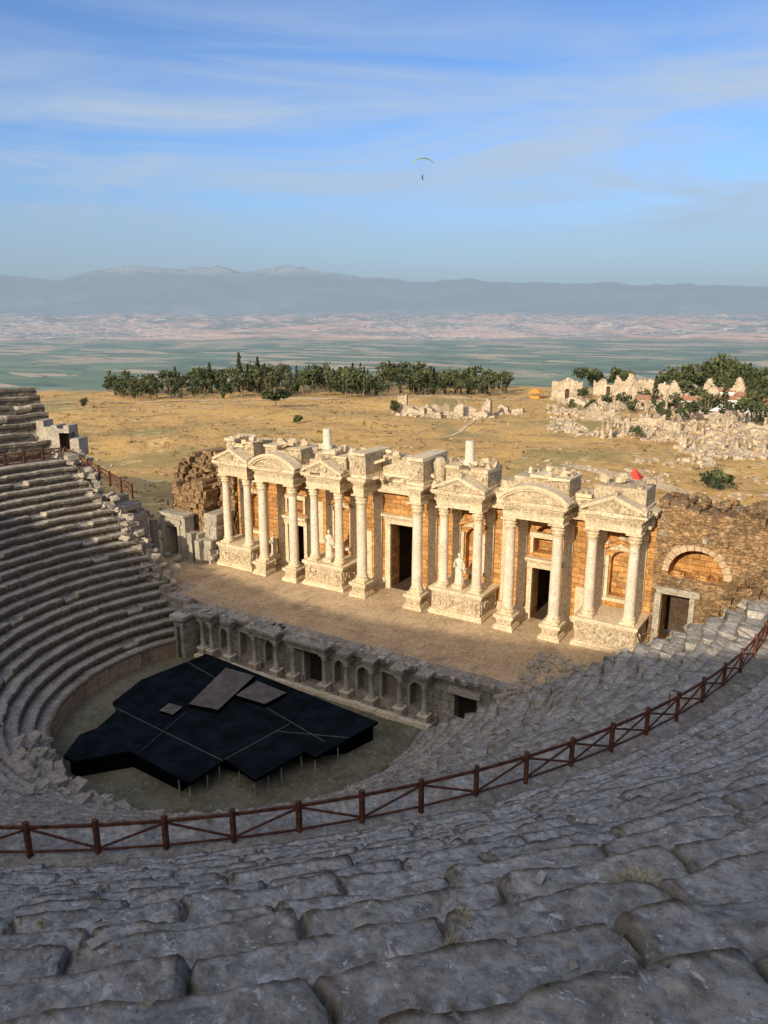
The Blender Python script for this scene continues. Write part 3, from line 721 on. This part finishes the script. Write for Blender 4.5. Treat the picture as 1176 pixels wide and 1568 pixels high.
seam((-11.3,-13.5),(4.9,-17.2)); seam((-10.2,-21.4),(.9,-22.3)); seam((.9,-22.1),(1.6,-16.7)); seam((1.4,-17.9),(6.0,-16.0)); seam((-4.2,-24.4),(-5.5,-19.2),.015)
legs=[(-.1,-25.0),(.8,-25.0),(.82,-23.6),(3.8,-22.7),(2.3,-22.4),(3.9,-21.6),(4.1,-20.6),(4.4,-19.0),(5.4,-18.9),(5.8,-17.0),(.85,-22.6)]
for (x,y) in legs: tube(pf,[(x,y,-4),(x,y,ZT-.15)],[.045,.045],8,3); box(pf,x-.1,x+.1,y-.1,y+.1,-3.98,-3.95,3)
def slab(pl,z0,z1): prism(pf,pl,z0,z1,4,1)
slab([(-7.5,-13.1),(-5.7,-18.7),(-3.4,-18.2),(-4.7,-13.0)],ZT+.01,ZT+.3)
slab([(-4.0,-13.5),(-3.8,-16.0),(-1.2,-15.9),(-1.0,-13.8)],ZT+.01,ZT+.3)
slab([(-7.1,-19.2),(-6.9,-20.3),(-5.7,-20.2),(-5.9,-19.1)],ZT+.01,ZT+.2)
pf.build('black_stage_platform',[M_black,M_bskirt,M_tape,M_steel,M_board])
# ------------------------------------------------------------ statues
def statue(x,y,z,h,name='marble_statue'):
    mb=MB()
    box(mb,x-.45,x+.45,y-.4,y+.4,z,z+.35,1,.02)
    z+=.35; s=h/2.4
    pr=[(.36,0),(.38,.1),(.33,.5),(.31,.9),(.33,1.15),(.30,1.4),(.27,1.55),(.32,1.8),(.34,1.95),(.25,2.05),(.09,2.1)]
    def f(r,zz,a,i):
        e=1-.3*abs(math.sin(a))
        return r*s*e*(1+.10*math.sin(9*a+i*.5)*(1 if i<7 else .3))
    lathe(mb,x,y,[(r,z+q*s) for r,q in pr],36,0,f)
    tube(mb,[(x,y,z+2.05*s),(x,y-.01,z+2.18*s),(x,y-.02,z+2.25*s),(x,y-.03,z+2.36*s),(x,y-.02,z+2.47*s),(x,y,z+2.52*s)],[.08*s,.075*s,.11*s,.135*s,.11*s,.04*s],12,0)
    tube(mb,[(x,y-.15*s,z+2.36*s),(x,y-.19*s,z+2.33*s)],[.02,.015],6,0)
    tube(mb,[(x-.3*s,y,z+1.95*s),(x-.4*s,y-.03,z+1.6*s),(x-.36*s,y-.22,z+1.4*s),(x-.18*s,y-.33,z+1.45*s)],[.11*s,.09*s,.075*s,.05*s],10,0)
    tube(mb,[(x+.3*s,y,z+1.95*s),(x+.42*s,y,z+1.55*s),(x+.42*s,y-.1,z+1.15*s)],[.11*s,.09*s,.06*s],10,0)
    tube(mb,[(x-.3*s,y-.2,z+1.75*s),(x,y-.28,z+1.45*s),(x+.3*s,y-.2,z+1.2*s),(x+.38*s,y-.1,z+.6*s)],[.06,.08,.08,.05],8,0)
    mb.build(name,[M_shaft,M_marble])
statue(-7.6,.75,2.3,2.5); statue(5.4,.75,2.3,2.5)
statue(-15.4,2.3,0.9,2.0)
# ------------------------------------------------------------ loose rubble
rb=MB()
def low_z(x,y):
    r=math.hypot(x-CX,y-CY)
    if r<12.8: return -4.0
    if r<13.6: return -2.6
    z=-2.6+.586*(math.floor((r-13.6)/.83)+1); th=math.degrees(math.atan2(x-CX,-(y-CY)))
    return z-.55*max(0,y+13)*sm((th-40)/20)
for i in range(360):
    th=math.radians(U(-35,70)); r=U(12.6,16.0)+(U(0,14) if R()<.4 else 0)
    x=CX+r*math.sin(th); y=CY-r*math.cos(th); s=U(.25,.9)*(1.4 if th<.2 else .6)
    rock(rb,x,y,low_z(x,y)+.03,s*1.3,s*.8,s*.4,0,.25)
for i in range(620):
    x=U(14,31); y=U(-12,-2.8); z=max(0,low_z(x,y)); s=U(.2,.7)
    if math.hypot(x-CX,y-CY)>32: continue
    rock(rb,x,y,z+.03,s*1.3,s*.9,s*.45,0,.35)
for i in range(160):
    t=R(); r=16+t*17; x=CX-math.sqrt(max(0,r*r-(yL(r)+16)**2)); y=yL(r)
    s=U(.4,1.1); rock(rb,x+U(-.5,.5),y+U(-.6,1.6),low_z(x,y)-U(.1,.9),s*1.4,s,s*.6,0,.3)
rb.build('stone_rubble',[M_rub])
mb=MB()
panel_wall(mb,(-37.5,-6.8),(.93,.37),4.4,10.3,14.2,[(2.9,1.1,10.3,12.6,False,1.0,True)],1.6,0,1,.8,lambda s:13.3+1.0*nz(s,5)-(1.2 if s>3.4 else 0))
mb.build('gate_wall',[M_rub,M_dark])
# ------------------------------------------------------------ vegetation
def polar(az,d):
    t=math.radians(az); return CAM[0]-d*math.sin(t),CAM[1]+d*math.cos(t)
def leaf(mb,c,s,m):
    n=Vector((U(-1,1),U(-1,1),U(-.3,1))).normalized(); u=n.orthogonal().normalized(); w=n.cross(u)
    a=U(0,6.28); p=(u*math.cos(a)+w*math.sin(a))*s; q=(w*math.cos(a)-u*math.sin(a))*s*.7
    c=Vector(c); mb.add([tuple(c-p),tuple(c+q),tuple(c+p),tuple(c-q)],[(0,1,2,3)],m)
def crown(mb,cx,cy,cz,rx,rz,cl,per,ls):
    for i in range(cl):
        while True:
            p=Vector((U(-1,1),U(-1,1),U(-1,1)))
            if p.length<1: break
        x=cx+p.x*rx*.85; y=cy+p.y*rx*.85; z=cz+p.z*rz*.85; rr=rx*U(.25,.42); m=1 if (p.z+U(-.6,.6))<.1 else 2
        for k in range(per):
            d=Vector((U(-1,1),U(-1,1),U(-1,1))); leaf(mb,(x+d.x*rr,y+d.y*rr,z+d.z*rr*.75),ls*U(.6,1.3),m)
def tree(mb,x,y,h,w,kind='round',cl=16,per=22):
    z=ground(x,y)-.2
    if kind=='cypress':
        tube(mb,[(x,y,z),(x,y,z+h*.9)],[h*.02,h*.006],6,0)
        for i in range(cl*per):
            t=R(); rr=w*.5*math.sin(math.pi*min(1,(t*.9+.08)))**.7*(1-t*.55); a=U(0,6.28); q=math.sqrt(R())
            leaf(mb,(x+rr*q*math.cos(a),y+rr*q*math.sin(a),z+h*(.06+.94*t)),w*.14,1 if R()<.75 else 2)
        return
    th=h*(.3 if kind=='round' else .5)
    lx=U(-.05,.05)*h
    tube(mb,[(x,y,z),(x+lx*.5,y,z+th*.6),(x+lx,y,z+th),(x+lx,y,z+h*.75)],[h*.035,h*.027,h*.02,h*.008],7,0)
    for k in range(4):
        a=U(0,6.28); tube(mb,[(x+lx,y,z+th*U(.75,1)),(x+lx+math.cos(a)*w*.2,y+math.sin(a)*w*.2,z+th*1.25),(x+lx+math.cos(a)*w*.33,y+math.sin(a)*w*.33,z+h*.75)],[h*.014,h*.01,h*.004],5,0)
    if kind=='round': crown(mb,x+lx,y,z+h*.6,w*.5,h*.4,cl,per,w*.075)
    else: crown(mb,x+lx,y,z+h*.78,w*.5,h*.2,cl,per,w*.07)
tm=MB()
az=51.5
while az>23.0:
    for rep in range(4):
        d=U(328,392); x,y=polar(az+U(-.5,.5),d); k=R()
        h=U(6,13)*(1 if az<47 else .75)*(1 if az>28 else .9)
        tree(tm,x,y,h,h*U(.6,1.0) if k<.88 else h*.3,'round' if k<.74 else ('umb' if k<.88 else 'cypress'),13,16)
    az-=U(.4,.75)
for az_,h in ((42.5,18),(44.6,14),(41.2,16),(40.7,13),(38.4,12),(29.8,13),(47,12),(25.8,12),(45.3,12),(36.0,12),(33.2,11)):
    x,y=polar(az_,352); tree(tm,x,y,h,h*.26,'cypress')
tm.build('distant_tree_row',[M_trunk,M_leafd,M_leafl])
tm=MB()
az=18.0
while az>3:
    for rep in range(2):
        d=U(375,440); x,y=polar(az+U(-.4,.4),d); h=U(8,13)+ (4 if az<9 else 0)-(3 if 12<az<14.5 else 0)
        if rep==0 or R()<.7: tree(tm,x,y,h,h*U(.7,1.1),'round' if R()<.7 else 'umb')
    az-=U(.5,.9)
for az_,d,h,kd in ((12.7,300,12,'cypress'),(8.2,300,12,'cypress'),(7.6,330,15,'cypress'),(6.5,330,14,'cypress'),(16.9,262,6,'round'),(13.7,215,4,'round'),(10.4,250,8,'round'),(9.2,275,9,'round'),(7.0,250,8,'umb'),(6.5,290,10,'round'),(11.6,290,7,'round'),(8.5,345,11,'round'),(14.8,300,6,'round'),(9.9,310,8,'round'),(7.9,262,7,'round'),(12.3,270,5,'round'),(18.2,275,4,'round'),(15.8,310,5,'round'),(6.0,262,8,'round'),(5.8,310,12,'round'),(13.5,322,6,'round'),(10.8,335,9,'round'),(9.4,345,13,'cypress'),(17.5,330,6,'round'),(11.9,255,5,'round'),(14.1,275,5,'round'),(6.9,345,16,'cypress'),(5.6,335,17,'cypress')):
    x,y=polar(az_,d); tree(tm,x,y,h,h*(.27 if kd=='cypress' else .95),kd,14,20)
tm.build('distant_grove',[M_trunk,M_leafd,M_leafl])
for az_,d,h,w,kd in ((40.0,283,6,10,'umb'),(38.4,232,2.6,3.2,'round'),(8.2,146,3.6,5,'round'),(53.2,300,4,3,'round'),(31.2,262,5,4,'round')):
    mb=MB(); x,y=polar(az_,d); tree(mb,x,y,h,w,kd,22,34); mb.build('tree',[M_trunk,M_leafd,M_leafl])
sb=MB()
for i in range(2800):
    az_=U(3,62); d=U(100,370); x,y=polar(az_,d)
    if nz(x/30,y/30,9)<-.12: continue
    z=ground(x,y); s=U(.2,.7)*(1.7 if R()<.08 else 1)
    for k in range(7): leaf(sb,(x+U(-s,s),y+U(-s,s),z+U(0,s*.8)),s*.45,0 if R()<.8 else 1)
sb.build('field_scrub',[M_scrub,M_leafl])
# ------------------------------------------------------------ distant ruins
fr=MB()
for i in range(3000):
    az_=3+17*R()**1.3; d=U(172,335)
    if az_>14 and d<215: continue
    x,y=polar(az_,d); z=ground(x,y)
    if nz(x/22,y/22,3)<-.08: continue
    s=U(.4,1.6); rock(fr,x,y,z+.2,s*1.5,s,s*U(.5,1.3),0,.3)
for i in range(420):
    az_=U(4,20); d=U(122,175); x,y=polar(az_,d)
    if nz(x/15,y/15,6)<-.05: continue
    z=ground(x,y); s=U(.25,1.0); rock(fr,x,y,z+.1,s*1.5,s,s*.6,0,.3)
for i in range(450):
    x,y=polar(U(3,60),U(110,340)); s=U(.2,.7); rock(fr,x,y,ground(x,y)+.1,s*1.3,s,s*.5,0,.3)
fr.build('scattered_ruin_blocks',[M_ruin])
fc=MB()
for i in range(60):
    az_=U(4,17); d=U(195,300); x,y=polar(az_,d); z=ground(x,y); h=U(1.5,5)
    lathe(fc,x,y,[(.7,z-.3),(.7,z+.3),(.5,z+.4),(.42,z+h),(.6,z+h+.1),(.6,z+h+.4)],10,0)
fc.build('broken_colonnade',[M_ruin])
def ruinwall(name,az_,d,L,h,ang,arches,var=.5):
    mb=MB(); x,y=polar(az_,d); z=ground(x,y)-.5; sd=random.randint(0,99)
    ops=[(L*(i+.5)/arches+U(-.6,.6),U(1.4,2.6),z+.4,z+h*.4,True,1.0,True) for i in range(arches)] if arches else []
    D=(math.cos(ang),math.sin(ang))
    panel_wall(mb,(x,y),D,L,z,z+h,ops,2.2,0,1,.5,lambda s:z+max(h*.3+(2.2 if arches else 0),h*(.78+var*nz(s*.22,sd)+.1*h2(math.floor(s/.8),sd))))
    for k in range(16):
        t=U(-.1,1.1)*L; rock(mb,x+D[0]*t+U(-2,2),y+D[1]*t-U(0,4),z+.7,U(.8,2),U(.8,1.6),U(.6,1.3),0,.3)
    mb.build(name,[M_ruin,M_dark])
ruinwall('ruined_bath_building',19.8,332,12.5,10,.3,1,.2)
ruinwall('ruined_bath_building',16.9,350,26,9,.2,2,1.0)
ruinwall('ruined_bath_building',12.6,338,13,8,.1,1,.9)
ruinwall('ruined_wall',11.9,318,19,7,.3,1,.9)
ruinwall('ruined_wall',8.6,325,14,8,-.1,1,.8)
for az_,d,L,h,an in ((16.6,312,15,3.5,.1),(12.9,292,12,3.2,.4),(17.3,250,9,4.5,.5),(14.5,240,11,4,.1),(12.0,232,9,4,.3),(10.0,262,13,3.5,.3),(7.6,240,12,3,0),(15.5,285,8,3,.9),(13.6,262,7,3,-.3),(9.3,225,10,2.5,.2),(11.1,215,8,2.6,.6),(18.6,305,9,3,.2),(8.8,252,8,3.5,.7),(6.4,225,10,3,.1),(14.4,330,12,6,.4),(10.4,342,12,7,.2)):
    ruinwall('ruined_wall',az_,d,L,h,an,0,.9)
for az_,h,L in ((31.0,8,3.2),(29.8,4.5,5),(28.4,3.5,6),(26.8,5,3),(26.0,4,4),(24.8,5,3),(23.6,4,3.5),(30.3,3,6),(27.6,2.6,5),(22.6,2.5,4),(29.2,2.5,7),(30.7,4,4),(25.4,3,5)):
    ruinwall('ruined_tomb',az_,U(252,270),L,h,U(0,.8),0,.9)
def kiosk(az_,d,w,h,mt):
    mb=MB(); x,y=polar(az_,d); z=ground(x,y)
    for sx in (-1,1):
        for sy in (-1,1): bar(mb,(x+sx*w/2,y+sy*w/2,z-.2),(x+sx*w/2,y+sy*w/2,z+h*.6),.1,.1,1)
    vs=[(x-w*.6,y-w*.6,z+h*.6),(x+w*.6,y-w*.6,z+h*.6),(x+w*.6,y+w*.6,z+h*.6),(x-w*.6,y+w*.6,z+h*.6),(x,y,z+h)]
    mb.add(vs,[(0,1,4),(1,2,4),(2,3,4),(3,0,4),(0,3,2,1)],0)
    box(mb,x-w*.4,x+w*.4,y-w*.3,y+w*.3,z,z+1,0)
    mb.build('market_stall',[mt,M_steel])
kiosk(13.6,139,2.0,4.4,M_red); kiosk(8.4,275,5,5,M_white); kiosk(7.6,272,4,4.4,M_red); kiosk(6.9,274,5,4.6,M_white); kiosk(20.9,330,5,4,M_orng)
for az_,d,w_,h,wh_ in ((13.9,300,9,3.6,0),(11.2,300,7,3.6,1),(9.9,285,9,3.4,0),(8.9,300,8,4.4,1),(6.4,300,8,4,1),(7.5,312,8,4.5,0),(10.5,300,6,3.4,1),(5.6,285,9,4,1),(9.2,322,9,5,1)):
    mb=MB(); x,y=polar(az_,d); z=ground(x,y)-.3
    D=(.95,.31); N=(-.31,.95); P=lambda s,n:(x+D[0]*s+N[0]*n,y+D[1]*s+N[1]*n)
    panel_wall(mb,(x,y),D,w_,z,z+h,[(w_*.25,1.1,z+.3,z+2.4,False,.3,True),(w_*.6,1.2,z+1.3,z+2.4,False,.3,True)],5,0,1)
    a_,b__,c_,d_=P(-.4,-.4),P(w_+.4,-.4),P(w_+.4,5.4),P(-.4,5.4); e_,f_=P(.8,2.5),P(w_-.8,2.5); zt=z+h+.02
    vs=[(*a_,zt),(*b__,zt),(*c_,zt),(*d_,zt),(*e_,zt+1.3),(*f_,zt+1.3)]
    mb.add(vs,[(0,1,5,4),(1,2,5),(2,3,4,5),(3,0,4),(0,3,2,1)],2)
    mb.build('village_house',[M_white if wh_ else M_ruin,M_dark,M_roof])
mb=MB()
def track(pts,w):
    P=[Vector((*polar(a,d),0)) for a,d in pts]; L=[]
    for i in range(len(P)-1):
        n_=max(2,int((P[i+1]-P[i]).length/3))
        for k in range(n_): L.append(P[i].lerp(P[i+1],k/n_))
    vs=[]
    for i,p in enumerate(L):
        t=(L[min(i+1,len(L)-1)]-L[max(0,i-1)]).normalized(); s=Vector((-t.y,t.x,0))*w*.5*(1+.2*nz(i*.3,1))
        for q in (p-s,p+s): vs.append((q.x,q.y,ground(q.x,q.y)+.12))
    mb.add(vs,[(2*i,2*i+1,2*i+3,2*i+2) for i in range(len(L)-1)],0,True)
track([(56,330),(48,322),(40,318),(33,335),(27,318),(21,322)],5)
track([(27,318),(25.8,285),(25.2,260),(25.4,235),(26.3,215),(28,195)],1.2)
track([(18,165),(13,150),(8,135),(3,128)],4)
mb.build('dirt_path',[stone('pale_dirt',(.66,.51,.32),(.58,.43,.25),(.7,.58,.44),.2,.5,1.5)])
def tuft(x,y,s,n_):
    mb=MB()
    for i in range(n_):
        a=U(0,6.28); q=s*.6*math.sqrt(R()); bx=x+q*math.cos(a)*1.2; by=y+q*math.sin(a)*.7
        z=up_surf(math.atan2(bx-CX,-(by-CY)),math.hypot(bx-CX,by-CY))[2]-.01
        b0=Vector((bx,by,z))
        L=s*U(.3,.75); a2=U(0,6.28); le=U(.2,1.0)
        d=Vector((math.cos(a2)*le,math.sin(a2)*le,1)).normalized()*L
        p1=b0+d*.5; a3=a2+U(-.7,.7); p2=p1+Vector((math.cos(a3),math.sin(a3),U(-.1,.9)))*L*.45
        w=Vector((-math.sin(a2),math.cos(a2),0))*.003
        mb.add([tuple(b0-w),tuple(b0+w),tuple(p1+w),tuple(p1-w),tuple(p2)],[(0,1,2,3),(3,2,4)],0 if R()<.8 else 1)
    mb.build('dry_grass_tuft',[M_dry,M_leafl])
tuft(30.5,-46.3,.42,1800); tuft(29.7,-48.5,.24,700); tuft(25.9,-49.0,.24,600)
for k in range(9):
    t=math.radians(U(36,52)); r=U(42,48.5); tuft(CX+r*math.sin(t),CY-r*math.cos(t),U(.08,.16),140)
# ------------------------------------------------------------ paraglider
pg=empty('paraglider')
az_=32-2.7; d=300; x,y=polar(az_,d); z=24+d*math.tan(math.radians(10.2))
rx=Vector((math.cos(math.radians(32)),math.sin(math.radians(32)),0))
mb=MB(); vs=[];n_=24
for i in range(n_+1):
    t=-1+2*i/n_; p=Vector((x,y,z))+rx*t*4.2+Vector((0,0,-1.9*t*t)); c=1.1*(1-.75*t*t)
    dpt=Vector((-rx.y,rx.x,0))
    vs+= [tuple(p-dpt*c*.9+Vector((0,0,-.12))),tuple(p+Vector((0,0,.28))),tuple(p+dpt*c)]
mb.add(vs,[(3*i,3*i+1,3*i+4,3*i+3) for i in range(n_)]+[(3*i+1,3*i+2,3*i+5,3*i+4) for i in range(n_)]+[(3*i,3*i+3,3*i+5,3*i+2) for i in range(n_)],0,True)
pil=Vector((x-.3,y,z-6.6))
for i in range(2,n_,4):
    q=Vector(vs[3*i+1]); bar(mb,tuple(q),tuple(pil+Vector((0,0,.5))),.012,.012,1)
mb.build('canopy',[M_pal,M_pil],pg)
mb=MB()
tube(mb,[tuple(pil+Vector((0,0,-.35))),tuple(pil),tuple(pil+Vector((0,0,.35))),tuple(pil+Vector((0,0,.5))),tuple(pil+Vector((0,0,.62))),tuple(pil+Vector((0,0,.78)))],[.2,.24,.22,.07,.13,.06],8,0)
for s in (-1,1):
    tube(mb,[tuple(pil+rx*s*.1+Vector((0,0,-.3))),tuple(pil+rx*s*.14+Vector((.1,.4,-.35))),tuple(pil+rx*s*.14+Vector((.1,.45,-.8)))],[.1,.08,.05],6,0)
    tube(mb,[tuple(pil+rx*s*.2+Vector((0,0,.4))),tuple(pil+rx*s*.35+Vector((0,.1,.7))),tuple(pil+rx*s*.3+Vector((0,.1,1.0)))],[.07,.05,.04],6,0)
mb.build('pilot',[M_pil],pg)
# ------------------------------------------------------------ light
A=math.radians(1); E=math.radians(21.4)
sd=Vector((math.sin(A)*math.cos(E),-math.cos(A)*math.cos(E),math.sin(E)))
L=bpy.data.lights.new('sun','SUN'); L.energy=5.0; L.angle=math.radians(.5); L.color=(1,.85,.64)
lo=bpy.data.objects.new('sun',L); lo.rotation_euler=sd.to_track_quat('Z','Y').to_euler(); sc.collection.objects.link(lo)
w=bpy.data.worlds.new('World'); sc.world=w; w.use_nodes=True; nt=w.node_tree
bg=nt.nodes['Background']; sky=nd(nt,'ShaderNodeTexSky'); sky.sky_type='NISHITA'; sky.sun_disc=False
sky.sun_elevation=E; sky.sun_rotation=math.radians(179); sky.altitude=400; sky.air_density=1.0; sky.dust_density=1.0; sky.ozone_density=1.5
tc=nd(nt,'ShaderNodeTexCoord').outputs['Generated']
sp=nd(nt,'ShaderNodeSeparateXYZ'); nt.links.new(tc,sp.inputs[0]); el=sp.outputs[2]
mp=nd(nt,'ShaderNodeMapping'); mp.inputs['Scale'].default_value=(1.4,1.4,9); mp.inputs['Rotation'].default_value=(.03,.12,0); mp.inputs['Location'].default_value=(3.1,1.7,.4)
nt.links.new(tc,mp.inputs['Vector'])
cl=rng(nt,noi(nt,mp.outputs[0],1.5,8,.58,.8),.34,.68)
mp2=nd(nt,'ShaderNodeMapping'); mp2.inputs['Scale'].default_value=(1,1,3.5); nt.links.new(tc,mp2.inputs['Vector'])
cl2=rng(nt,noi(nt,mp2.outputs[0],1.8,3,.5),.3,.6)
band=mth(nt,'MULTIPLY',rng(nt,el,.04,.14),rng(nt,el,.38,.2))
cf=mth(nt,'MULTIPLY',mth(nt,'MULTIPLY',cl,mth(nt,'ADD',mth(nt,'MULTIPLY',cl2,.7),.3)),mth(nt,'ADD',mth(nt,'MULTIPLY',band,.9),.07),clamp=True)
S=1/.15
skc=mixc(nt,1.0,sky.outputs[0],(.60,.78,1.08),'MULTIPLY')
c=mixc(nt,cf,skc,(.48*S,.59*S,.73*S))
hf=rng(nt,el,-.02,.21,.97,0.0)
c=mixc(nt,hf,c,(.32*S,.41*S,.50*S))
dt=nd(nt,'ShaderNodeVectorMath',operation='DOT_PRODUCT'); nt.links.new(tc,dt.inputs[0]); dt.inputs[1].default_value=sd
gl=mth(nt,'POWER',mth(nt,'MAXIMUM',dt.outputs['Value'],0.0),2.0)
c=mixc(nt,gl,c,(1.8*S,1.58*S,1.28*S))  # unseen sun-side sky brightened, added as fill for the shaded seats
nt.links.new(c,bg.inputs[0]); bg.inputs[1].default_value=.15
# ------------------------------------------------------------ camera
cd=bpy.data.cameras.new('camera'); cd.sensor_fit='VERTICAL'; cd.sensor_height=32; cd.lens=24.04; cd.clip_start=.1; cd.clip_end=120000
co=bpy.data.objects.new('camera',cd); co.location=CAM; co.rotation_euler=(math.radians(75.5),0,math.radians(32)); sc.collection.objects.link(co); sc.camera=co
sc.view_settings.view_transform='Standard'; sc.view_settings.look='None'; sc.view_settings.exposure=0
